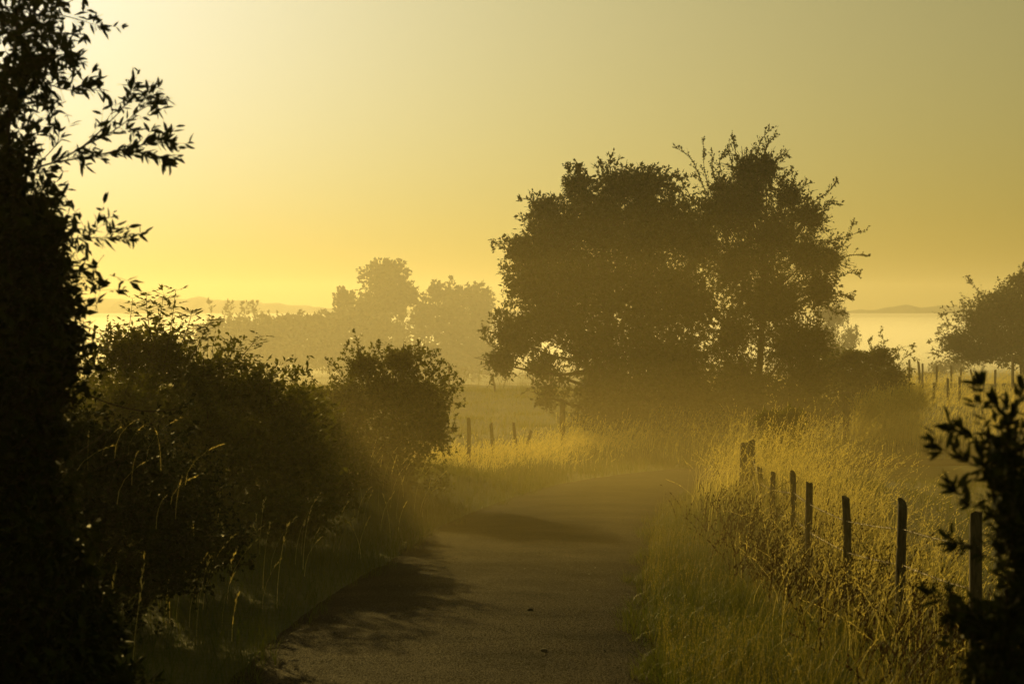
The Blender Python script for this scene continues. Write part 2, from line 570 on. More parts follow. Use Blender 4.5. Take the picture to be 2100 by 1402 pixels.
# the lane: a strip with camber and ragged edges
mb = MB()
nrm2 = np.stack((ROAD_T[:, 1], -ROAD_T[:, 0]), 1)
cols = np.array([-1, -.97, -.7, -.35, 0, .35, .7, .97, 1])
rg = np.random.default_rng(3)
rag = np.cumsum(rg.normal(0, .02, (2, len(ROAD))), axis=1)
rag -= np.linspace(0, 1, len(ROAD)) * rag[:, -1:]
rag = np.clip(rag, -.1, .1) + rg.normal(0, .008, rag.shape)
vv = []
for c in cols:
    w = c * ROAD_W / 2 + (rag[0] if c < -.9 else rag[1] if c > .9 else 0)
    q = ROAD + nrm2 * np.reshape(w, (-1, 1))
    z = np.interp(q[:, 1], [-60, 0, 44, 58, 102], [.9, 0, -1.32, -1.62, -1.68]) + (.022 + .03 * (1 - c * c) if abs(c) < .99 else -.03)
    vv.append(np.column_stack((q, z)))
V = np.stack(vv, 1)
nr, nc_ = V.shape[:2]
i = np.arange(nr - 1)[:, None] * nc_ + np.arange(nc_ - 1)[None, :]
mb.add(V.reshape(-1, 3), np.stack((i, i + nc_, i + nc_ + 1, i + 1), -1).reshape(-1, 4)[:, ::-1])
r = mb.build('road', M_ROAD, smooth=True); r['kind'] = 'structure'

# wooded ridge far away
mb = MB()
hx = np.arange(-500, 500.1, 1.5)
hd = 700.0
hp = 1050 + hx / hd * FOC
top = np.interp(hp, [-2500, -400, 180, 230, 280, 380, 410, 470, 520, 600, 660, 1000, 1700, 1790, 1850, 1930, 2000, 2300, 4600],
                [600, 606, 614, 612, 618, 616, 612, 619, 621, 626, 631, 639, 641, 639, 630, 629, 634, 632, 630])
hr = np.random.default_rng(5)
bump = np.convolve(hr.normal(0, 1, len(hx)), np.hanning(7), 'same') * .22 + np.convolve(hr.normal(0, 1, len(hx)), np.hanning(3), 'same') * .12
ht = EYE + (640 - top) / FOC * hd + bump + .3
prof = [(-90, 0.0), (-50, .35), (-25, .75), (-8, .97), (0, 1.0), (20, .96), (70, .6), (190, 0.0)]
rows = []
for dy, k in prof:
    rows.append(np.column_stack((hx, np.full(len(hx), hd + dy) + hr.normal(0, 1.0, len(hx)), -10.6 + (ht + 10.6) * k + (hr.normal(0, .25, len(hx)) if 0 < k < 1 else 0))))
V = np.stack(rows, 0)
i = np.arange(len(prof) - 1)[:, None] * len(hx) + np.arange(len(hx) - 1)[None, :]
mb.add(V.reshape(-1, 3), np.stack((i, i + 1, i + len(hx) + 1, i + len(hx)), -1).reshape(-1, 4))
h = mb.build('hills', M_GROUND); h['kind'] = 'structure'


# ------------------------------------------------------------------ air
def box(name, lo, hi, mat):
    mb = MB()
    x0, y0, z0 = lo; x1, y1, z1 = hi
    v = [(x0, y0, z0), (x1, y0, z0), (x1, y1, z0), (x0, y1, z0), (x0, y0, z1), (x1, y0, z1), (x1, y1, z1), (x0, y1, z1)]
    mb.add(v, [(3, 2, 1, 0), (4, 5, 6, 7), (0, 1, 5, 4), (1, 2, 6, 5), (2, 3, 7, 6), (3, 0, 4, 7)])
    o = mb.build(name, mat)
    o['kind'] = 'stuff'
    return o


box('haze', (-520, -60, -12.5), (520, 920, 14.0), volume_material('haze_air', HAZE_DENSITY, (.97, .90, .62), ANISO))
# low mist thins out upwards: a few nested layers, densest nearest the ground
M_MIST = volume_material('mist_air', MIST_DENSITY / 7, (.97, .82, .40), ANISO)
for k, zt in enumerate((-.8, -.5, -.2, .15, .5, .9, 3.4)):
    box('ground_mist', (-480 + k, 40.5 + .3 * k, -12.0 + .05 * k), (480 - k, 112 + k, zt), M_MIST)
M_LANE = volume_material('lane_air', LANE_DENSITY / 7, (.97, .80, .36), ANISO)
for k, zt in enumerate((-.15, .2, .5, .8, 1.1, 3.0, 3.9)):
    box('lane_mist', (-470 + k, 16.5 + .9 * k, -11.7 + .03 * k), (470 - k, 39 + k, zt), M_LANE)
box('distant_mist', (-500, 38, -12.2), (500, 900, 13.5), volume_material('distant_air', FAR_DENSITY, (.98, .98, .98), ANISO))
M_VALLEY = volume_material('valley_air', VALLEY_DENSITY / 6, (.99, .99, .99), ANISO)
for k, zt in enumerate((-4.0, -2.6, -1.5, -.4, .7, 1.75)):
    box('valley_mist', (-490 + k, 372 + 4 * k, -11.9 + .04 * k), (490 - k, 640 - 2 * k, zt), M_VALLEY)

# ------------------------------------------------------------------ trees and shrubs


def lobe(px, py, rx, ry, d, dd=0.0, depth=None):
    c = pt(px, py, d + dd)
    s = d / FOC
    return c, np.array((rx * s, (depth if depth is not None else .9 * math.sqrt(rx * ry) * s), ry * s))


def limbs(root, base, lobes, r0, fork=0.3, mat=M_BARK, n_limb=None, seed=0, lean=(0, 0)):
    """trunk from base up, one limb towards each lobe's middle"""
    rng = np.random.default_rng(seed)
    base = np.asarray(base, float)
    topz = max(c[2] for c, R in lobes)
    cx = np.mean([c for c, R in lobes], axis=0)
    H = topz - base[2]
    fk = base + np.array(((cx[0] - base[0]) * .3, (cx[1] - base[1]) * .3, H * fork))
    up = base + np.array(((cx[0] - base[0]) * .7, (cx[1] - base[1]) * .7, H * min(.85, fork + .4)))
    mb = MB()
    path = curve_pts([base - (0, 0, .25), base + (fk - base) * .5 + rng.normal(0, .04, 3) * H * .2, fk, up], 8)
    rad = np.interp(np.linspace(0, 1, len(path)), [0, .12, 1], [r0 * 1.45, r0, r0 * .35])
    tube(mb, path, rad, 8)
    mb.build('trunk', mat, root, smooth=True)
    for c, R in lobes:
        k = int(np.clip(np.argmin(np.linalg.norm(path - (c - (0, 0, R[2] * 1.2)), axis=1)), 3, len(path) - 2))
        s = path[k]
        m = s * .5 + c * .5 + np.array((0, 0, -.08 * H * .5)) + rng.normal(0, .03, 3) * H * .3
        e = c + (c - s) * .25
        b = MB()
        pp = curve_pts([s, m, e], 8)
        tube(b, pp, np.linspace(max(rad[k] * .7, .008), .006, len(pp)), 6)
        b.build('limb', mat, root, smooth=True)


# --- the near, nearly black tree at the lane's west edge
D = 10.0
base = np.array((-2.75, 10.4, gz(-2.75, 10.4)))
root = empty('roadside_tree', base, 'nearly black tall tree close by the lane, one leafy branch stretching over bright sky', 'tree')
F = Foliage(11)
lob = []
for px, py, rx, ry, n, dd in [
        (40, 40, 125, 85, 72, 0), (70, 130, 85, 60, 46, .1), (40, 185, 90, 40, 34, 0), (-10, 260, 85, 90, 70, .1), (5, 345, 95, 75, 95, 0), (30, 420, 110, 70, 120, .1),
        (60, 480, 110, 60, 170, -.1), (60, 560, 125, 80, 260, 0), (70, 640, 125, 70, 260, .1), (70, 720, 125, 80, 300, -.1), (60, 800, 120, 70, 280, 0),
        (35, 880, 115, 90, 320, .1), (20, 980, 125, 90, 360, 0), (10, 1080, 140, 90, 360, -.1), (20, 1180, 160, 100, 420, 0), (40, 1300, 190, 120, 520, 0), (60, 1400, 200, 80, 300, 0),
        (110, 1190, 110, 100, 260, .3), (140, 1310, 130, 100, 320, .2), (170, 1420, 130, 80, 260, 0), (-190, 150, 180, 200, 120, .4), (-180, 450, 200, 200, 300, .4), (-200, 800, 200, 250, 420, .3), (-180, 1150, 200, 220, 420, .3)]:
    c, R = lobe(px, py, rx, ry, D, dd, depth=.42)
    lob.append((c, R))
    F.sprays(c, R, int(n * 1.25), (.10, .24), 8, (.062, .026), .6, .15, .7, .75, .34, .0016)
for pts, r0, ns in [
        ([(60, 350), (110, 334), (200, 318), (290, 298), (345, 292)], .006, 22),
        ([(110, 334), (170, 300), (230, 245), (265, 205), (268, 186)], .005, 13),
        ([(170, 300), (230, 270), (290, 225), (322, 212)], .004, 13),
        ([(70, 345), (118, 290), (112, 235), (98, 205)], .003, 4),
        ([(200, 318), (260, 312), (310, 315), (330, 325)], .003, 9),
        ([(110, 495), (170, 488), (215, 488), (262, 492)], .004, 7),
        ([(170, 490), (195, 475), (200, 460)], .003, 3),
        ([(120, 30), (160, 40), (185, 48), (207, 54)], .003, 4),
        ([(110, 15), (150, 0), (168, -20)], .003, 4),
        ([(90, 170), (140, 185), (165, 178)], .004, 7),
        ([(60, 120), (110, 118), (145, 125)], .004, 7)]:
    F.branch([pt(x, y, D - .15) for x, y in pts], r0, None, (.056, .020), 42, (.06, .19), int(ns * 1.2), 6, 1, .2, .1)
edge_y = [-50, 0, 200, 330, 400, 480, 620, 800, 1000, 1402]
edge_x = [120, 130, 130, 70, 95, 140, 165, 160, 110, 110]
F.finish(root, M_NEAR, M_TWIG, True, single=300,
         chooser=lambda px, py, pri: np.where((px > 0) & (py > 0) & (py < 1402), pri * 400 + (px - np.interp(py, edge_y, edge_x)) + 40, -1))
limbs(root, base, [lob[k] for k in (0, 3, 6, 9, 11, 17, 18)], .10, .25, seed=1)

# --- tangled bushes of the hedge along the lane's west side
D = 25.0
base = np.array((-3.6, 25.2, gz(-3.6, 25.2)))
root = empty('elder_bush', base, 'big loose hedge bush with upright leafy elder shoots next to the black tree', 'bush')
F = Foliage(21)
lob = []
for px, py, rx, ry, n, dd in [(255, 720, 70, 60, 170, 0), (330, 715, 90, 75, 260, .2), (420, 770, 110, 80, 300, 0), (520, 805, 95, 65, 260, 0), (590, 840, 80, 60, 220, .3),
                              (260, 830, 120, 90, 320, .2), (380, 880, 150, 110, 420, -.2), (520, 910, 130, 100, 420, 0), (620, 920, 80, 80, 220, .5), (250, 980, 150, 110, 340, 0),
                              (420, 1010, 170, 100, 420, -.3), (580, 1010, 130, 70, 300, .2), (120, 900, 130, 200, 400, .4),
                              (300, 800, 120, 110, 420, 1.6), (450, 860, 130, 110, 420, 1.6), (580, 900, 110, 90, 360, 1.8), (420, 900, 200, 110, 500, 3.2), (200, 850, 160, 130, 420, 2.6), (620, 930, 110, 100, 360, 3.6),
                              (440, 1060, 170, 60, 360, -1.2), (600, 1050, 110, 50, 240, -.8), (300, 1090, 160, 70, 320, -2.2), (690, 990, 70, 60, 180, 2.5), (660, 900, 70, 90, 260, 4.5), (640, 850, 50, 50, 130, 3.5), (645, 825, 42, 38, 150, 5.5), (610, 815, 40, 32, 130, 4.5), (660, 870, 60, 60, 240, 6.5), (690, 960, 80, 80, 240, 5.5)]:
    c, R = lobe(px, py, rx, ry, D, dd)
    lob.append((c, R))
    F.sprays(c, R, int(n * 1.0), (.15, .48), 10, (.069, .037), .7, .4, .7, .75, .42, .002, floor=base[2] - .2)


def elder_shoot(F, pts, D, r0=.006, leaf=(.085, .034), pairs=7, pri=1, rach=.16):
    """upright shoot with opposite compound leaves of five leaflets"""
    rng = F.rng
    p = curve_pts([pt(x, y, D) for x, y in pts], 14)
    tube(F.twigs, p, np.linspace(r0, r0 * .4, len(p)), 5)
    ks = np.linspace(len(p) * .2, len(p) - 1, pairs).astype(int)
    tan = unit(np.gradient(p, axis=0))
    for j, k in enumerate(ks):
        phi = j * math.pi / 2 + rng.uniform(-.4, .4)
        for s in (0, math.pi):
            h = np.array((math.cos(phi + s), math.sin(phi + s), 0))
            d = unit(tan[k] * .55 + h * .8 + rng.normal(0, .12, 3))
            L = rach * rng.uniform(.75, 1.15) * (1 - .35 * j / pairs)
            a = p[k]; b = a + d * L + np.array((0, 0, -.03))
            m = (a + b) / 2 + np.array((0, 0, .02))
            twig_prisms(F.twigs, a[None], m[None], b[None], .0016)
            sd = unit(np.cross(d, np.array((0, 0, 1.0))))
            q = [b, a + (b - a) * .62, a + (b - a) * .62, a + (b - a) * .95, a + (b - a) * .95]
            dd = [d, unit(d * .5 + sd), unit(d * .5 - sd), unit(d * .8 + sd * .8), unit(d * .8 - sd * .8)]
            dd = np.array(dd) + np.array((0, 0, -.12)) + rng.normal(0, .1, (5, 3))
            s_ = rng.uniform(.8, 1.15, 5) * (1 - .3 * j / pairs)
            F.put(np.array(q), unit(dd), unit(rng.normal(0, .25, (5, 3)) + np.array((0, 0, 1.0))), leaf[0] * s_, leaf[1] * s_, pri)
    return p


for pts in ([(335, 760), (345, 700), (355, 640), (360, 596)], [(270, 760), (262, 700), (268, 650), (272, 612)], [(360, 730), (378, 690), (390, 655), (392, 640)],
            [(300, 740), (320, 690), (330, 640), (335, 605)], [(390, 740), (410, 700), (425, 670), (436, 655)], [(470, 780), (490, 740), (512, 712), (534, 688)],
            [(230, 760), (222, 710), (215, 680)], [(430, 770), (470, 735), (476, 700)], [(545, 820), (555, 780), (542, 745)], [(310, 700), (302, 640), (300, 600)]):
    elder_shoot(F, pts, D - .2, pairs=9, rach=.16, leaf=(.105, .044))
F.branch([pt(x, y, D - .3) for x, y in [(480, 800), (520, 770), (545, 750)]], .004, None, (.05, .04), 30, (.06, .15), 6, 4, 1)
F.finish(root, M_BUSH, M_TWIG, False, single=300, chooser=lambda px, py, pri: np.where((px > 190) & (pri == 1), 1000 - py, -1))
limbs(root, base, [lob[k] for k in (1, 2, 3, 6, 7)], .05, .2, seed=2)

D = 33.0
base = np.array((-2.0, 33.3, gz(-2.0, 33.3)))
root = empty('hawthorn_bush', base, 'rounded dense hawthorn bush at the lane edge ahead of the elder shoots', 'bush')
F = Foliage(31)
lob = []
for px, py, rx, ry, n, dd in [(790, 800, 130, 85, 500, 0), (705, 830, 65, 70, 230, .1), (860, 810, 70, 60, 260, 0), (800, 900, 140, 100, 560, 0), (890, 860, 48, 70, 220, .2),
                              (745, 745, 45, 35, 120, 0), (820, 735, 60, 32, 160, .1), (700, 920, 80, 80, 240, .2), (790, 985, 130, 60, 360, -.1), (660, 980, 110, 70, 260, .3)]:
    c, R = lobe(px, py, rx, ry, D, dd)
    lob.append((c, R))
    F.sprays(c, R, int(n * 1.5), (.12, .42), 10, (.055, .034), .7, .35, .7, .72, .32, .002, floor=base[2] - .2)
for pts in ([(730, 740), (735, 710), (728, 682)], [(765, 740), (772, 715), (776, 700)], [(845, 745), (856, 720), (860, 704)], [(700, 770), (680, 745), (672, 738)], [(715, 745), (705, 722), (712, 705)],
            [(890, 780), (920, 768), (942, 776)], [(880, 770), (895, 750), (905, 742)], [(900, 830), (930, 825), (940, 830)], [(660, 800), (640, 775), (632, 765)], [(610, 800), (600, 778), (588, 760)],
            [(900, 900), (922, 888), (932, 880)]):
    F.branch([pt(x, y, D) for x, y in pts], .004, None, (.05, .032), 50, (.06, .16), 6, 5, 1)
F.finish(root, M_BUSH, M_TWIG, False)
limbs(root, base, [lob[k] for k in (0, 1, 2, 5, 6)], .05, .2, seed=3)

D = 16.0
base = np.array((-3.3, 16.3, gz(-3.3, 16.3)))
root = empty('bramble_thicket', base, 'dark bramble thicket with arching thorny stems below the elder bush', 'bush')
F = Foliage(41)
for px, py, rx, ry, n, dd in [(180, 900, 110, 70, 190, 0), (250, 960, 120, 90, 260, .2), (170, 1060, 150, 110, 420, 0), (330, 1060, 120, 80, 260, .4), (230, 1180, 180, 100, 460, 0),
                              (360, 1150, 110, 70, 260, .5), (150, 1320, 180, 110, 420, -.4), (300, 1000, 160, 110, 360, 1.5), (430, 1120, 110, 70, 220, 2.5), (200, 1000, 160, 160, 420, 2.2), (380, 1030, 130, 110, 340, 3.5), (300, 960, 130, 130, 380, 4.5), (120, 1000, 160, 200, 420, 3.5)]:
    c, R = lobe(px, py, rx, ry, D, dd, depth=.4)
    F.sprays(c, R, int(n * 1.4), (.08, .22), 8, (.045, .028), .5, .2, .8, .8, .3, .0015, floor=base[2] - .1)
for pts, r0 in (([(150, 790), (210, 822), (290, 842), (360, 838), (392, 812)], .007), ([(160, 930), (230, 880), (300, 870), (350, 850), (388, 825)], .005),
                ([(200, 960), (280, 925), (340, 905), (385, 890), (400, 870)], .004), ([(220, 1010), (250, 940), (262, 880)], .004)):
    F.branch([pt(x, y, D - .5) for x, y in pts], r0, None, (.045, .032), 9, (.03, .08), 6, 3, 1, .2, .2)
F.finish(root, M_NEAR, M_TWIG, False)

# --- the big pair of trees where the lane turns
D = 58.0
base = np.array((3.1, 58.4, gz(3.1, 58.4)))
root = empty('elder_tree', base, 'big round dark tree at the bend with a drooping lobe low over the meadow', 'tree')
F = Foliage(51)
lob = []
for px, py, rx, ry, n, dd in [(1240, 440, 130, 85, 900, 0), (1140, 480, 85, 75, 480, .4), (1340, 450, 95, 85, 560, .3), (1190, 570, 135, 110, 900, 0), (1330, 580, 130, 140, 1100, -.2),
                              (1090, 575, 65, 60, 330, .5), (1070, 510, 48, 32, 150, .3), (1130, 640, 85, 65, 380, .2), (1058, 685, 55, 58, 330, -.2), (1030, 735, 38, 34, 160, -.1), (1110, 750, 34, 50, 70, .1),
                              (1125, 805, 30, 30, 50, .2), (1210, 700, 115, 100, 620, 0), (1340, 740, 120, 150, 1000, 0), (1245, 825, 85, 80, 420, .1), (1310, 880, 115, 80, 620, -.2), (1400, 850, 80, 90, 420, .3),
                              (1275, 375, 70, 40, 260, 0), (1188, 378, 40, 34, 130, .2), (1330, 375, 40, 34, 120, .1), (1115, 425, 36, 28, 110, .2), (1420, 470, 60, 60, 250, .5), (1235, 800, 80, 70, 320, .3), (1410, 760, 65, 75, 360, .2), (1430, 860, 70, 70, 340, .4), (1420, 620, 70, 90, 380, .4)]:
    c, R = lobe(px, py, rx, ry, D, dd)
    lob.append((c, R))
    F.sprays(c, R, int(n * 1.1), (.3, .85), 13, (.118, .060), .8, .3, .7, .7, .34, .005, floor=base[2] - .1)
for pts in ([(1180, 400), (1170, 360), (1164, 338)], [(1255, 360), (1250, 340), (1254, 322)], [(1230, 360), (1226, 350), (1230, 338)], [(1300, 360), (1325, 350), (1345, 345)], [(1100, 420), (1085, 410), (1070, 408)],
            [(1060, 500), (1030, 500), (1014, 506)], [(1060, 560), (1040, 555), (1026, 545)], [(1370, 400), (1390, 370), (1420, 362)], [(1340, 390), (1365, 365), (1385, 360)], [(1060, 620), (1040, 625), (1022, 640)],
            [(1030, 660), (1005, 670), (996, 680)], [(1215, 370), (1200, 352), (1190, 345)]):
    F.branch([pt(x, y, D) for x, y in pts], .012, None, (.10, .05), 14, (.15, .4), 8, 8, 1)
F.finish(root, M_ELDER, M_TWIG, False)
limbs(root, base, lob[:19], .20, .3, seed=4)

D = 60.0
base = np.array((6.9, 60.3, gz(6.9, 60.3)))
root = empty('hawthorn_tree', base, 'tall spiky hawthorn tree with twiggy shoots sticking out, beside the round dark tree', 'tree')
F = Foliage(61)
lob = []
for px, py, rx, ry, n, dd in [(1525, 430, 75, 70, 460, 0), (1530, 350, 40, 50, 170, 0), (1535, 395, 60, 50, 220, 0), (1480, 385, 30, 40, 90, 0), (1620, 400, 40, 45, 120, 0), (1700, 530, 35, 40, 110, 0), (1570, 340, 36, 50, 150, .1), (1480, 430, 65, 60, 260, .2), (1590, 480, 90, 80, 520, 0), (1660, 440, 45, 40, 150, .2),
                              (1655, 520, 70, 65, 330, -.2), (1510, 540, 95, 100, 620, 0), (1580, 610, 120, 100, 800, .2), (1680, 590, 55, 55, 230, 0), (1500, 680, 75, 80, 380, 0), (1620, 700, 85, 80, 480, 0),
                              (1540, 800, 95, 90, 560, .1), (1630, 810, 75, 80, 380, 0), (1480, 820, 50, 60, 170, .3), (1570, 900, 100, 60, 400, 0), (1670, 690, 45, 60, 180, .2), (1440, 500, 50, 70, 200, .2), (1660, 760, 60, 60, 220, .3), (1460, 850, 60, 70, 240, .4), (1520, 870, 90, 65, 360, .2), (1645, 860, 70, 60, 260, .2), (1500, 760, 60, 60, 200, .2)]:
    c, R = lobe(px, py, rx, ry, D, dd)
    lob.append((c, R))
    F.sprays(c, R, int(n * 1.1), (.45, 1.15), 17, (.078, .055), 1.1, .25, .5, .75, .34, .006, floor=base[2] - .1)
for pts in ([(1550, 330), (1560, 290), (1584, 262)], [(1565, 330), (1575, 295), (1592, 276)], [(1515, 350), (1508, 310), (1502, 278)], [(1510, 380), (1502, 340), (1492, 300)], [(1450, 400), (1420, 330), (1388, 303)],
            [(1460, 400), (1445, 350), (1442, 292)], [(1475, 390), (1462, 350), (1460, 312)], [(1580, 350), (1598, 320), (1612, 318)], [(1640, 430), (1690, 400), (1716, 374)], [(1660, 440), (1700, 420), (1722, 420)],
            [(1680, 500), (1735, 485), (1776, 472)], [(1690, 520), (1730, 500), (1750, 460)], [(1680, 560), (1740, 525), (1780, 524)], [(1700, 580), (1740, 560), (1762, 562)], [(1700, 610), (1730, 605), (1745, 612)],
            [(1420, 430), (1390, 390), (1355, 360)], [(1430, 430), (1400, 375), (1385, 362)], [(1620, 420), (1640, 390), (1660, 375)], [(1690, 620), (1712, 640), (1730, 640)], [(1590, 380), (1612, 362), (1622, 350)], [(1480, 360), (1476, 330), (1486, 320)]):
    F.branch([pt(x, y, D) for x, y in pts], .014, None, (.055, .038), 45, (.10, .32), 16, 10, 1)
F.finish(root, M_HAW, M_TWIG, False)
limbs(root, base, lob[:16], .17, .28, seed=5)

D = 66.0
base = np.array((11.0, 66.3, gz(11.0, 66.3)))
root = empty('bramble_bush', base, 'low wide rounded bush between the hawthorn tree and the row of fence posts', 'bush')
F = Foliage(71)
lob = []
for px, py, rx, ry, n, dd in [(1765, 770, 75, 55, 500, 0), (1825, 775, 50, 50, 300, 0), (1700, 760, 55, 55, 320, .3), (1805, 728, 40, 22, 140, 0), (1745, 730, 40, 20, 120, .2), (1750, 830, 90, 45, 420, -.3), (1850, 810, 26, 30, 90, 0), (1670, 820, 60, 60, 300, .3)]:
    c, R = lobe(px, py, rx, ry, D, dd)
    lob.append((c, R))
    F.sprays(c, R, int(n * 1.2), (.2, .5), 10, (.09, .055), .7, .3, .7, .7, .2, .004, floor=base[2] - .1)
for pts in ([(1808, 720), (1812, 700), (1806, 684)], [(1825, 730), (1850, 712), (1870, 710)], [(1840, 750), (1862, 728), (1872, 735)], [(1790, 725), (1782, 705), (1785, 695)], [(1680, 730), (1690, 700), (1700, 690)]):
    F.branch([pt(x, y, D) for x, y in pts], .01, None, (.08, .05), 14, (.12, .35), 6, 7, 1)
F.finish(root, M_BUSH, M_TWIG, False)
limbs(root, base, lob[:4], .08, .2, seed=6)

D = 100.0
base = np.array((24.2, 100.5, gz(24.2, 100.5)))
root = empty('field_tree', base, 'broad hazy tree standing in the tall golden grass beyond the fence rows', 'tree')
F = Foliage(81)
lob = []
for px, py, rx, ry, n, dd in [(2065, 625, 70, 50, 500, 0), (2010, 660, 55, 55, 420, .4), (2110, 630, 80, 65, 600, 0), (1965, 700, 40, 24, 160, 0), (2060, 700, 90, 55, 700, -.4), (2160, 690, 90, 80, 600, .5), (2000, 725, 60, 26, 220, .2), (2100, 575, 40, 22, 160, 0), (2200, 620, 80, 70, 400, 1)]:
    c, R = lobe(px, py, rx, ry, D, dd)
    lob.append((c, R))
    F.sprays(c, R, int(n * 1.1), (.4, 1.2), 12, (.13, .075), .9, .2, .6, .7, .34, .007, floor=base[2] + .3)
for pts in ([(1980, 690), (1940, 690), (1908, 702)], [(1990, 720), (1950, 715), (1906, 732)], [(1975, 650), (1950, 640), (1932, 645)], [(2020, 620), (2000, 590), (1990, 580)], [(2090, 570), (2095, 555), (2100, 548)], [(1970, 670), (1940, 668), (1926, 680)]):
    F.branch([pt(x, y, D) for x, y in pts], .02, None, (.12, .07), 12, (.3, .8), 9, 8, 1)
F.finish(root, M_HAW, M_TWIG, False)
limbs(root, base, lob, .22, .22, seed=7)


def distant(name, label, cat, D, lobes, bx, leaf, mul, seed, r0, tl=(.8, 2.0), lump=.14, shoots=(), limb_n=4, group=None, lpt=9):
    x = (bx - 1050) / FOC * D
    base = np.array((x, D, gz(x, D)))
    root = empty(name, base, label, cat, group)
    F = Foliage(seed)
    lob = []
    for px, py, rx, ry in lobes:
        c, R = lobe(px, py, rx, ry, D, 0)
        lob.append((c, R))
        area = R[0] * R[2] * 4
        n = int(mul * area / (leaf[0] * leaf[1] * lpt) * 7.5)
        F.sprays(c, R, n, tl, lpt, leaf, .7, .2, .7, .7, lump, .02, floor=base[2])
    for pts in shoots:
        F.branch([pt(px, py, D) for px, py in pts], .05, None, (leaf[0], leaf[1] * .6), 4, (.6, 1.5), 5, 4, 1)
    F.finish(root, M_FAR, M_TWIG, False)
    limbs(root, base, lob[:limb_n], r0, .25, seed=seed)


FD = 330.0
distant('far_oak_tree', 'tallest faint tree on the misty skyline, domed crown with a small side crown', 'tree', FD,
        [(792, 572, 58, 40), (790, 615, 70, 42), (708, 612, 26, 28), (740, 655, 75, 45), (830, 600, 28, 34), (790, 690, 90, 50)], 775, (.62, .42), 1.6, 91, .5)
distant('far_ash_tree', 'faint flat-topped misty tree right behind the drooping lobe of the bend tree', 'tree', FD + 8,
        [(908, 606, 42, 32), (970, 612, 44, 36), (868, 655, 34, 46), (935, 655, 78, 45), (985, 650, 28, 45), (940, 705, 85, 50)], 935, (.62, .42), 1.5, 92, .5)
distant('far_hedgerow', 'long faint hedgerow sinking into the mist behind the hedge bushes', 'hedgerow', FD - 12,
        [(675, 668, 50, 30), (620, 668, 60, 30), (560, 672, 60, 30), (500, 678, 60, 30), (440, 684, 50, 30), (660, 715, 90, 45), (540, 720, 100, 45), (420, 725, 80, 45), (860, 740, 90, 40), (740, 740, 90, 40), (960, 740, 70, 40)], 600, (.62, .42), 2.2, 93, .25,
        shoots=[[(x, 668), (x + 6 * k, 648), (x + 12 * k, 622 + 2 * (x % 5))] for x, k in ((440, -1), (455, 1), (465, 1), (478, -1), (486, 1), (497, 1), (508, -1), (515, 1), (525, -.5))], limb_n=6)
distant('far_poplar_tree', 'small faint tree showing at the right flank of the spiky hawthorn', 'tree', 240.0,
        [(1705, 650, 40, 40), (1690, 700, 40, 45), (1745, 690, 22, 26), (1715, 720, 45, 30)], 1705, (.30, .18), .7, 94, .3)
distant('far_thicket', 'pale misty thicket under the outer twigs of the field tree', 'bush', 200.0,
        [(1925, 755, 30, 16), (1960, 748, 30, 20), (1900, 770, 25, 14)], 1930, (.22, .14), .6, 95, .12, tl=(.5, 1.2), limb_n=2)

# --- blurred shrubs at the camera's right
D = 6.4
base = np.array((1.62, 6.5, gz(1.62, 6.5)))
root = empty('near_shrub', base, 'blurred black leafy shrub close to the lens before the last fence post', 'shrub')
F = Foliage(101)
lob = []
for px, py, rx, ry, n, dd in [(2070, 900, 55, 45, 16, 0), (2055, 960, 45, 50, 18, 0), (2085, 1010, 55, 60, 36, .05), (2085, 1100, 50, 80, 44, 0), (2100, 1200, 50, 70, 44, 0), (2070, 1270, 75, 50, 56, -.05),
                              (1990, 1270, 60, 35, 24, .05), (2060, 1360, 95, 55, 80, 0), (2170, 1000, 80, 150, 110, .1), (2180, 1250, 90, 150, 130, .1)]:
    c, R = lobe(px, py, rx, ry, D, dd, depth=.16)
    lob.append((c, R))
    F.sprays(c, R, int(n * 1.75), (.06, .15), 7, (.048, .017), .6, .45, .6, .8, .25, .0012, floor=base[2])
for pts, ns in (([(2040, 1000), (2030, 900), (2012, 830), (2010, 790)], 6), ([(2050, 980), (1990, 950), (1950, 930), (1924, 916)], 9), ([(2060, 900), (2085, 840), (2095, 800)], 6), ([(2040, 1060), (1995, 1030), (1965, 1010)], 6),
                ([(2050, 940), (2000, 900), (1960, 880)], 8), ([(2000, 1260), (1940, 1240), (1905, 1215)], 6), ([(2040, 1150), (1990, 1120), (1968, 1115)], 6), ([(2075, 930), (2060, 860), (2045, 830)], 6)):
    F.branch([pt(x, y, D) for x, y in pts], .0028, None, (.052, .019), 40, (.03, .08), ns, 4, 1, .15, .3)
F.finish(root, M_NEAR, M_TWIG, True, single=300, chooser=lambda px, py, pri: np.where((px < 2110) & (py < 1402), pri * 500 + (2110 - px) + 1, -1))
limbs(root, base, lob[2:6], .012, .2, seed=8)

# --- sapling behind the leaning gate post
D = 36.0
base = np.array((4.5, 36.2, gz(4.5, 36.2)))
root = empty('elder_sapling', base, 'small leafy sapling rising from golden grass behind the thick gate post', 'sapling')
F = Foliage(111)
lob = []
for px, py, rx, ry, n in [(1590, 870, 34, 28, 60), (1625, 865, 26, 26, 44), (1600, 910, 42, 30, 70), (1570, 860, 18, 20, 22)]:
    c, R = lobe(px, py, rx, ry, D)
    lob.append((c, R))
    F.sprays(c, R, n * 6, (.12, .28), 8, (.085, .036), .6, .4, .6, .7, .2, .002)
for pts in ([(1600, 900), (1612, 860), (1618, 832)], [(1580, 890), (1566, 860), (1556, 845)], [(1610, 890), (1640, 870), (1648, 850)]):
    F.branch([pt(x, y, D) for x, y in pts], .004, None, (.075, .03), 35, (.08, .16), 6, 6, 1)
F.finish(root, M_BUSH, M_TWIG, False)
limbs(root, base, lob[:3], .015, .25, seed=9)


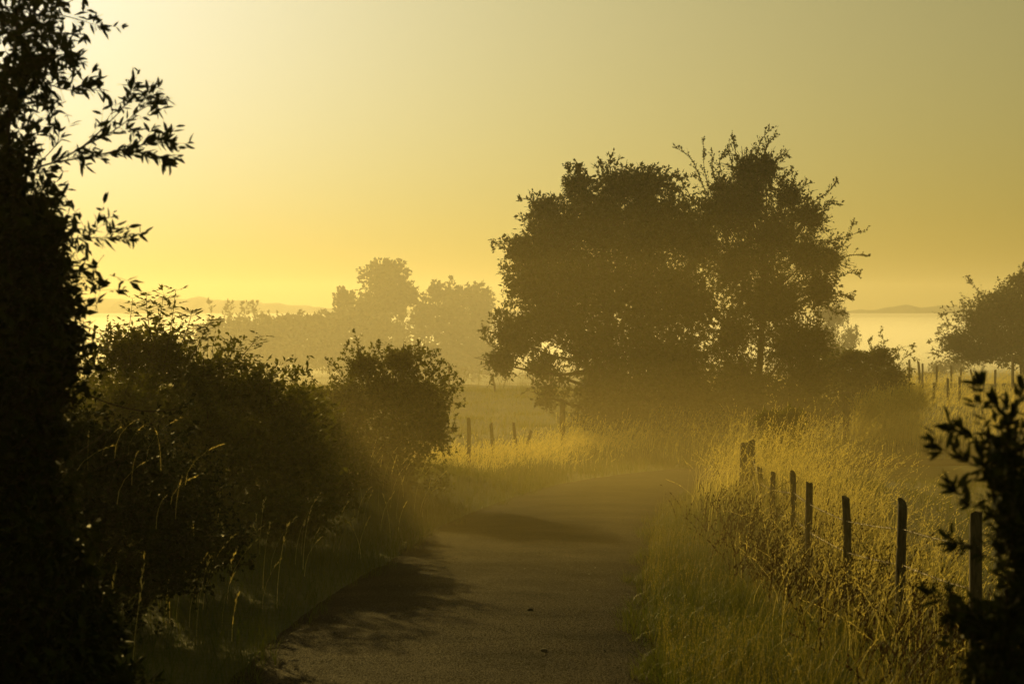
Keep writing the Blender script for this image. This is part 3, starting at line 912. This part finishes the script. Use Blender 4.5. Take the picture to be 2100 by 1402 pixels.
# ------------------------------------------------------------------ grasses
def ribbons(mb, base, h, w, az, bend, face, seg=3, flat=.0):
    n = len(base)
    t = np.linspace(0, 1, seg + 1)
    hd = np.stack((np.cos(az), np.sin(az), np.zeros(n)), 1)
    fd = np.stack((np.cos(face), np.sin(face), np.zeros(n)), 1)
    up = np.array((0, 0, 1.0))
    P = base[:, None] + up * (h[:, None] * t * (1 - .38 * bend[:, None] * t))[..., None] + hd[:, None] * (h[:, None] * bend[:, None] * t ** 2)[..., None]
    W = (w[:, None] * np.maximum(1 - t, 0) ** .6)[..., None] * fd[:, None] * .5
    L, R = P[:, :-1] - W[:, :-1], P[:, :-1] + W[:, :-1]
    v = np.concatenate((L, R, P[:, -1:]), 1)
    k = 2 * seg + 1
    b = np.arange(n)[:, None, None] * k
    q = np.array([(i, seg + i, seg + i + 1, i + 1) for i in range(seg - 1)])
    mb.add(v.reshape(-1, 3), (b + np.array([[seg - 1, 2 * seg - 1, 2 * seg]])[None]).reshape(-1, 3))
    if seg > 1:
        mb.add(np.zeros((0, 3)), (b + q[None]).reshape(-1, 4) - n * k)
    return P


def seed_heads(mb, base, h, az, bend, rng, k=10, frac=.22, sl=.03, sw=.007, spread=.35):
    """panicles: small pointed spikelets along the last part of each stalk"""
    n = len(base)
    t = 1 - frac * rng.random((n, k)) ** .8
    t[:, 0] = 1
    hd = np.stack((np.cos(az), np.sin(az), np.zeros(n)), 1)
    up = np.array((0, 0, 1.0))
    P = base[:, None] + up * (h[:, None] * t * (1 - .38 * bend[:, None] * t))[..., None] + hd[:, None] * (h[:, None] * bend[:, None] * t ** 2)[..., None]
    T = up * (1 - .76 * bend[:, None] * t)[..., None] + hd[:, None] * (2 * bend[:, None] * t)[..., None]
    N = n * k
    T = unit(T.reshape(-1, 3)) + rand_unit(N, rng) * spread
    leaf_mesh(mb, P.reshape(-1, 3), T, rand_unit(N, rng), rng.uniform(.7, 1.3, N) * sl, rng.uniform(.7, 1.3, N) * sw)


def scatter(n, x0, x1, y0, y1, rng, keep, power=1.0):
    """points on the ground, thinned by keep(x, y, rd) probabilities"""
    y = y0 + (y1 - y0) * rng.random(n) ** power
    x = rng.uniform(x0, x1, n)
    rd = road_dist(x, y)
    ok = rng.random(n) < keep(x, y, rd)
    x, y, rd = x[ok], y[ok], rd[ok]
    px, py = project(np.column_stack((x, y, ground_z(x, y, rd) + .3)))
    ok = (px > -700) & (px < 2800)
    x, y, rd = x[ok], y[ok], rd[ok]
    return np.column_stack((x, y, ground_z(x, y, rd) - .01)), rd


def clump(x, y, s=1.0):
    return .5 + .25 * np.sin(x * 2.3 * s + 1.3 * np.sin(y * 1.1 * s)) + .25 * np.sin(y * 1.9 * s - x * .7 * s + 2)


HW = ROAD_W / 2
WIND = -.25   # heads lean to the right, towards +X


def grass_patch(mb, pts, rng, h, w, bend=(.1, .6), seg=3, wind=.0):
    n = len(pts)
    hh = rng.uniform(*h, n) * (.45 + .7 * clump(pts[:, 0], pts[:, 1], 1.6) + .45 * clump(pts[:, 1], pts[:, 0], 3.3) ** 2)
    az = rng.uniform(0, 6.283, n)
    if wind:
        k = rng.random(n) < wind
        az = np.where(k, rng.normal(WIND, .7, n), az)
    return ribbons(mb, pts, hh, rng.uniform(*w, n), az, rng.uniform(*bend, n), rng.uniform(0, 3.14, n), seg)


def stalk_patch(mb, pts, rng, h, w=.004, bend=(.05, .45), k=10, sl=.035, sw=.009, wind=.75, frac=.22, seg=4):
    n = len(pts)
    hh = rng.uniform(*h, n) * (.75 + .5 * clump(pts[:, 0], pts[:, 1], .9))
    az = np.where(rng.random(n) < wind, rng.normal(WIND, .6, n), rng.uniform(0, 6.283, n))
    bd = rng.uniform(*bend, n) ** 1.2
    ribbons(mb, pts, hh, np.full(n, w), az, bd, rng.uniform(0, 3.14, n), seg)
    seed_heads(mb, pts, hh, az, bd, rng, k, frac, sl, sw)


rng = np.random.default_rng(77)
# east verge, short green sward
mb = MB()
p, rd = scatter(205000, .5, 6.0, 12, 46, rng, lambda x, y, r: np.where((r > HW - .05 + .09 * np.sin(2.1 * y + 1.3 * np.sin(.9 * y)) + .05 * np.sin(6.7 * y)) & (r < HW + 3.2), .95 - .12 * np.clip(r - HW - 1.2, 0, 4), 0), 1.45)
grass_patch(mb, p, rng, (.08, .26), (.0027, .0054), (.15, 1.1), 2)
p, rd = scatter(60000, 4, 14, 17, 47, rng, lambda x, y, r: np.where(r > HW + 3.4, .9, 0))
grass_patch(mb, p, rng, (.06, .16), (.006, .011), (.1, .8), 2)
mb.build('verge_grass', M_GREEN, kind='stuff')
# east verge, drier taller grass round the fence
mb = MB()
p, rd = scatter(62000, 1.5, 6.0, 12, 42, rng, lambda x, y, r: np.where(r > HW + .6, np.clip((r - HW - .7) / 1.3, 0, 1), 0) * (.2 + .8 * clump(x, y)) * np.clip((5.0 - x) / .9, 0, 1), 1.1)
grass_patch(mb, p, rng, (.25, .60), (.002, .0048), (.2, 1.1), 3, .35)
mb.build('fence_grass', M_VERGE, kind='stuff')
mb = MB()
p, rd = scatter(7000, 2.0, 4.6, 13, 27, rng, lambda x, y, r: np.exp(-((x - 3.0) / .55) ** 2) * np.clip(clump(x, y, 1.5) * 1.8 - .5, 0, 1))
stalk_patch(mb, p, rng, (.30, .72), .0045, (.1, .7), 14, .035, .014, .5, .55)
mb.build('shaded_hollow_weeds', M_HOLLOW_WEED, kind='stuff')  # dark weeds added round the fence foot, their colour imitating shaded hollows
mb = MB()
p, rd = scatter(20000, 1.6, 5.5, 13, 42, rng, lambda x, y, r: np.clip((r - HW - .7) / 1.3, 0, 1) ** 1.5 * np.clip((y - 10) / 14, .25, 1) * (.12 + .88 * clump(x, y, 1.1) ** 1.4) * np.clip((4.7 - x) / .8, 0, 1) * np.where((x < 3.6) & (y > 24) & (y < 33), .35, 1), .95)
stalk_patch(mb, p, rng, (.45, .92), .0026, (.08, .85), 14, .024, .005, .62, .26)
p, rd = scatter(5600, 2.4, 6.0, 25, 38.5, rng, lambda x, y, r: np.where(r > HW + .25, .2 + .8 * clump(x, y, 1.7), 0) * np.clip((5.1 - x) / .9, 0, 1) * np.where((x < 3.75) & (y < 33), .22, 1))
stalk_patch(mb, p, rng, (.55, 1.25), .0032, (.1, .8), 15, .030, .0065, .65, .26)
mb.build('seeding_grass', M_STRAW, kind='stuff')
# fine pale panicles low on the east verge
mb = MB()
p, rd = scatter(14000, .8, 4.5, 12, 32, rng, lambda x, y, r: np.where((r > HW + .05) & (r < HW + 1.7), np.clip(clump(x, y, .7) * 1.8 - .7, 0, 1), 0), 1.2)
stalk_patch(mb, p, rng, (.24, .46), .0016, (.05, .4), 16, .012, .0035, .4, .4, 3)
mb.build('bent_grass', M_VERGE, kind='stuff')
# west verge
mb = MB()
p, rd = scatter(90000, -6.5, 1.0, 12, 46, rng, lambda x, y, r: np.where((r < -HW + .05 - .10 * np.sin(1.7 * y + np.sin(1.1 * y)) - .06 * np.sin(5.9 * y)) & (r > -HW - 2.2), .9, 0), 1.25)
grass_patch(mb, p, rng, (.10, .34), (.0028, .0065), (.15, 1.0), 2)
mb.build('hedge_foot_grass', M_GREEN, kind='stuff')
mb = MB()
p, rd = scatter(600, -6.5, -1.0, 13, 34, rng, lambda x, y, r: np.where((r < -HW - .35) & (r > -HW - 2.4), clump(x, y, 1.1), 0), 1.0)
stalk_patch(mb, p, rng, (.35, .80), .004, (.1, .6), 12, .035, .009)
q = np.array([pt(x, y, 15.4) for x, y in ((210, 900), (235, 905), (262, 900), (300, 910), (330, 930), (180, 930), (350, 1000), (320, 1050), (360, 1030), (150, 960), (270, 960), (380, 960), (240, 1000))])
stalk_patch(mb, q - (0, 0, .12), rng, (.22, .42), .0026, (.15, .9), 14, .022, .0055)
mb.build('hedge_stalks', M_STRAW, kind='stuff')
# mid-distance: verge and tall grass around the meadow fence
mb = MB()
p, rd = scatter(70000, -6, 12, 36, 64, rng, lambda x, y, r: np.where((r < -HW + .05) & (r > -HW - 7), .85, 0))
grass_patch(mb, p, rng, (.12, .34), (.007, .013), (.1, .7), 2)
p, rd = scatter(25000, -18, -3, 9, 46, rng, lambda x, y, r: np.where(r < -HW - 2.0, .9, 0), 1.1)
grass_patch(mb, p, rng, (.10, .26), (.006, .011), (.1, .9), 2)
p, rd = scatter(40000, -5, 6, 5, 12.2, rng, lambda x, y, r: np.where(np.abs(r) > HW, .9, 0))
grass_patch(mb, p, rng, (.08, .26), (.003, .006), (.1, .9), 2)
mb.build('bend_grass', M_GREEN, kind='stuff')
mb = MB()


def near_line(x, y, a, b, wdt):
    ax, ay = a; bx, by = b
    t = np.clip(((x - ax) * (bx - ax) + (y - ay) * (by - ay)) / ((bx - ax) ** 2 + (by - ay) ** 2), 0, 1)
    return np.exp(-(((x - ax - t * (bx - ax)) ** 2 + (y - ay - t * (by - ay)) ** 2) / wdt ** 2))


p, rd = scatter(26000, -4, 6, 39, 58, rng, lambda x, y, r: np.where(r < -HW - .9, near_line(x, y, (-1.6, 42), (2.6, 54), 1.15), 0) * (.4 + .6 * clump(x, y, .8)))
stalk_patch(mb, p, rng, (.28, .60), .006, (.1, .7), 9, .040, .010, .85)
p, rd = scatter(9000, 1, 14, 50, 58, rng, lambda x, y, r: np.where(r < -HW - .6, .22 * clump(x, y, .6), 0))
stalk_patch(mb, p, rng, (.4, .9), .007, (.1, .5), 9, .05, .014, .85)
mb.build('meadow_edge_grass', M_STRAW, kind='stuff')
# meadow
mb = MB()
p, rd = scatter(72000, -30, 6, 46, 104, rng, lambda x, y, r: np.where(r < -HW - 2.2, .8, 0), .9)
grass_patch(mb, p, rng, (.10, .28), (.013, .026), (.1, .7), 2)
mb.build('meadow_grass', M_MEADOW, kind='stuff')
mb = MB()
p, rd = scatter(16000, -30, 8, 91, 99, rng, lambda x, y, r: np.exp(-((y - 95) / 1.4) ** 2) * (.3 + .7 * clump(x, y, .5)))
grass_patch(mb, p, rng, (.25, .70), (.010, .018), (.1, .6), 3)
stalk_patch(mb, p[::6], rng, (.7, 1.1), .010, (.05, .35), 8, .07, .02)
mb.build('boundary_weeds', M_MEADOW, kind='stuff')
# east field: tall seeding grass beyond the bend
mb = MB()
p, rd = scatter(64000, 5, 42, 52, 112, rng, lambda x, y, r: np.where(r < -HW - 1.0, 1, 0) * np.where((x > 8.2 + (y - 52) * .02), 1, .15) * (.25 + .75 * clump(x, y, .35)) * np.clip((y - 50) / 12, .15, 1))
stalk_patch(mb, p[::2], rng, (.30, .66), .009, (.1, .6), 5, .065, .018, .85, seg=2)
grass_patch(mb, p[1::2], rng, (.15, .4), (.010, .018), (.1, .7), 2, .6)
p, rd = scatter(2500, 8.6, 10.4, 52.5, 55.5, rng, lambda x, y, r: near_line(x, y, (9.0, 54), (10.0, 54.5), .7))
stalk_patch(mb, p, rng, (.9, 1.45), .008, (.1, .5), 10, .06, .016, .85)
mb.build('field_grass', M_STRAW, kind='stuff')


# ------------------------------------------------------------------ fences
def post_mesh(w, h, seed, top_cut=.02):
    """rough sawn post, slightly tapered, with a weathered uneven top; origin at its foot"""
    rng = np.random.default_rng(seed)
    mb = MB()
    n, sides = 6, 8
    th = np.arange(sides) * 2 * math.pi / sides + math.pi / 8
    sq = 1 / np.maximum(np.abs(np.cos(th)), np.abs(np.sin(th))) ** .7
    v = []
    for k in range(n):
        t = k / (n - 1)
        rr = w * .5 * (1.04 - .10 * t) * sq * (1 + rng.normal(0, .025, sides))
        z = np.full(sides, -.35 + (h + .35) * t)
        if k == n - 1:
            z = z + top_cut * np.cos(th + rng.uniform(0, 6)) + rng.normal(0, .006, sides)
        off = rng.normal(0, .004, 2)
        v.append(np.column_stack((rr * np.cos(th) + off[0], rr * np.sin(th) + off[1], z)))
    V = np.vstack(v)
    V[:, :2] *= .88
    i = np.arange(n - 1)[:, None] * sides; k = np.arange(sides)[None]
    k2 = (k + 1) % sides
    mb.add(V, np.stack((i + k, i + k2, i + sides + k2, i + sides + k), -1).reshape(-1, 4))
    mb.add(V[-sides:], np.arange(sides)[None])
    me = mb.mesh('post')
    me.materials.append(M_POST)
    return me


def fence(name, label, posts, wires=(), barbs=False, wire_r=.003, seed=0, sag=.03):
    """posts: (px, top py, distance, width, lean x, lean y); wires: heights below each post top"""
    rng = np.random.default_rng(seed)
    c = np.mean([pt(p[0], p[1], p[2]) for p in posts], axis=0)
    root = empty(name, (c[0], c[1], gz(c[0], c[1])), label, 'fence')
    tops = []
    for j, (px, py, d, w, lx, ly) in enumerate(posts):
        t = pt(px, py, d)
        foot_x = t[0] - lx
        z0 = gz(foot_x, d)
        h = max(t[2] - z0, .3)
        o = bpy.data.objects.new('post', post_mesh(w, math.sqrt(h * h + lx * lx), seed * 50 + j, .02 + .03 * (j % 3 == 1)))
        COL.objects.link(o)
        o.parent = root
        o.location = Vector((foot_x, d, z0)) - root.location
        o.rotation_euler = (-ly, math.atan2(lx, h), rng.uniform(-.3, .3))
        tops.append((t, h, lx))
    for below in wires:
        mb = MB()
        for (a, ha, la), (b, hb, lb) in zip(tops, tops[1:]):
            a = a - np.array((la * below / ha, .06, below)); b = b - np.array((lb * below / hb, .06, below))
            L = np.linalg.norm(b - a)
            n = max(6, int(L / .12)) if barbs else 7
            t = np.linspace(0, 1, n)[:, None]
            q = a + (b - a) * t - np.array((0, 0, 1.0)) * (sag * L * 4 * t * (1 - t))
            if barbs:
                for s in (0, math.pi):
                    ph = np.linspace(0, L / .12 * math.pi, n * 2)[:, None]
                    tt = np.linspace(0, 1, n * 2)[:, None]
                    qq = a + (b - a) * tt - np.array((0, 0, 1.0)) * (sag * L * 4 * tt * (1 - tt))
                    tube(mb, qq + .0028 * np.concatenate((np.cos(ph + s), np.zeros_like(ph), np.sin(ph + s)), 1), wire_r, 4, False)
                m = max(2, int(L / .13))
                for k in range(m):
                    tk = (k + .5) / m
                    c0 = a + (b - a) * tk - np.array((0, 0, 1.0)) * (sag * L * 4 * tk * (1 - tk))
                    for _ in range(3):
                        v = rand_unit(1, rng)[0] * .022
                        tube(mb, [c0 - v, c0 + v], [.0022, .0012], 4)
            else:
                tube(mb, q, wire_r, 4, False)
        mb.build('wire', M_WIRE, root)
    return root


fence('verge_fence', 'low wooden post fence with barbed wire in the dry grass beside the lane',
      [(2003, 1052, 14.5, .095, .01, 0), (1851, 1030, 18.0, .092, .02, 0), (1734, 1020, 20.4, .090, -.03, .02), (1660, 990, 22.8, .086, .01, 0), (1626, 971, 25.2, .082, -.02, 0), (1586, 968, 27.6, .080, .03, 0),
       (1558, 958, 30.0, .085, -.01, 0), (1541, 906, 32.2, .14, .0, 0), (1527, 910, 32.6, .15, .01, 0)],
      wires=(.22, .52), barbs=True, wire_r=.0016, seed=1, sag=.004)
fence('meadow_fence', 'short leaning wooden posts sunk in bright grass between lane and meadow',
      [(961, 858, 44.0, .095, -.01, 0), (1007, 870, 46.0, .090, -.06, 0), (1053, 868, 48.0, .085, -.10, 0), (1090, 882, 49.5, .085, .22, 0), (1154, 821, 52.0, .17, .0, 0)],
      wires=(.3,), wire_r=.004, seed=2)
fence('boundary_fence', 'thin far posts and wires along the bright misty edge of the meadow',
      [(606, 757, 95.0, .11, -.03, 0), (760, 752, 95.0, .11, .0, 0), (921, 746, 95.0, .12, .0, 0), (1009, 767, 95.0, .13, -.16, 0), (1130, 764, 95.5, .11, .03, 0), (1215, 762, 96.0, .11, .03, 0)],
      wires=(.06, .42), wire_r=.007, seed=3, sag=.006)
fence('paddock_fence', 'long row of small hazy posts past the low wide bush, one thick gatepost',
      [(1686, 851, 55, .12, 0, 0), (1710, 845, 57, .10, 0, 0), (1735, 804, 58, .19, 0, 0), (1754, 830, 60, .11, 0, 0), (1777, 825, 63, .10, .02, 0), (1814, 814, 66, .10, 0, 0), (1841, 810, 69, .10, 0, 0), (1864, 801, 72, .10, 0, 0),
       (1891, 788, 75, .12, 0, 0), (1915, 784, 77, .11, 0, 0), (1944, 777, 79, .11, 0, 0), (1968, 773, 81, .11, 0, 0), (1997, 770, 83, .12, .02, 0), (2017, 771, 86, .11, 0, 0), (2041, 758, 88, .11, 0, 0), (2077, 731, 90, .14, 0, 0)],
      wires=(.2, .6), wire_r=.006, seed=4, sag=.008)
fence('field_fence', 'farther row of slim tilted posts crossing bright mist next to the field tree',
      [(1865, 737, 92, .11, 0, 0), (1883, 742, 93, .12, -.12, 0), (1892, 746, 94, .10, 0, 0), (1921, 750, 95, .10, 0, 0), (1951, 751, 96, .11, 0, 0), (1971, 755, 97, .10, .03, 0), (1990, 757, 98, .11, -.2, 0)],
      wires=(.35,), wire_r=.007, seed=5, sag=.006)


# ------------------------------------------------------------------ small debris on the lane
rng = np.random.default_rng(5)
n = 2200
y = 11.5 + 30 * rng.random(n) ** 1.7
lat = np.where(rng.random(n) < .6, np.sign(rng.normal(size=n)) * (HW - np.abs(rng.normal(0, .16, n))), rng.uniform(-HW, HW, n))
k = np.argmin(np.abs(ROAD[None, :, 1] - y[:, None]), axis=1)
c = ROAD[k] + nrm2[k] * lat[:, None]
s_ = rng.lognormal(-5.85, .40, n)
oct_v = np.array([(1.2, 0, 0), (0, 1, 0), (-1.1, 0, 0), (0, -1, 0), (0, 0, .8), (0, 0, -.6)])
oct_f = np.array([(0, 1, 4), (1, 2, 4), (2, 3, 4), (3, 0, 4), (1, 0, 5), (2, 1, 5), (3, 2, 5), (0, 3, 5)])
zc = np.interp(c[:, 1], [0, 44, 58], [0, -1.32, -1.62]) + .022 + .03 * (1 - (lat / HW) ** 2) + s_ * .4
vv = oct_v[None] * s_[:, None, None] * rng.uniform(.7, 1.3, (n, 6, 1))
an = rng.uniform(0, 6.28, n)
vx = vv[..., 0] * np.cos(an)[:, None] - vv[..., 1] * np.sin(an)[:, None]
vy = vv[..., 0] * np.sin(an)[:, None] + vv[..., 1] * np.cos(an)[:, None]
V = np.stack((vx + c[:, 0:1], vy + c[:, 1:2], vv[..., 2] + zc[:, None]), -1)
mb = MB()
mb.add(V.reshape(-1, 3), (np.arange(n)[:, None, None] * 6 + oct_f[None]).reshape(-1, 3))
mb.build('gravel', M_POST, kind='stuff')

def pebble(px, py, d, size, seed, label):
    rng = np.random.default_rng(seed)
    x = (px - 1050) / FOC * d
    z = float(np.interp(d, [0, 44], [0, -1.32])) + .05
    me = bpy.data.meshes.new('pebble')
    import bmesh
    bm = bmesh.new()
    bmesh.ops.create_icosphere(bm, subdivisions=2, radius=size)
    for v in bm.verts:
        v.co = Vector((v.co.x * 1.3, v.co.y, v.co.z * .6)) * (1 + rng.normal(0, .08))
    bm.to_mesh(me); bm.free()
    me.materials.append(M_POST)
    o = bpy.data.objects.new('pebble', me)
    COL.objects.link(o)
    o.location = (x, d, z + size * .25)
    tag(o, label, 'stone')


def d_road(py):
    return 2.0 / ((py - 640) / FOC - .03)


pebble(1087, 1264, d_road(1264), .022, 1, 'lone dark pebble near the middle of the lane, farther one')
pebble(1116, 1349, d_road(1349), .020, 2, 'dark pebble on the shaded lane, nearest to the viewer')
d = d_road(1347)
x = (572 - 1050) / FOC * d
z = -.03 * d + .05
root = empty('fallen_twig', (x, d, z), 'small broken twig lying on the sunlit lane by the black hedge foot', 'twig')
mb = MB()
tube(mb, np.array([(-.07, 0, .004), (-.02, .01, .012), (.03, .0, .010), (.07, .01, .035)]) + (x, d, z), [.004, .006, .005, .002], 6)
mb.build('stem', M_BARK, root)
mb = MB()
tube(mb, np.array([(.0, .0, .010), (.03, -.03, .012), (.06, -.04, .006)]) + (x, d, z), [.004, .003, .002], 5)
mb.build('side_shoot', M_BARK, root)
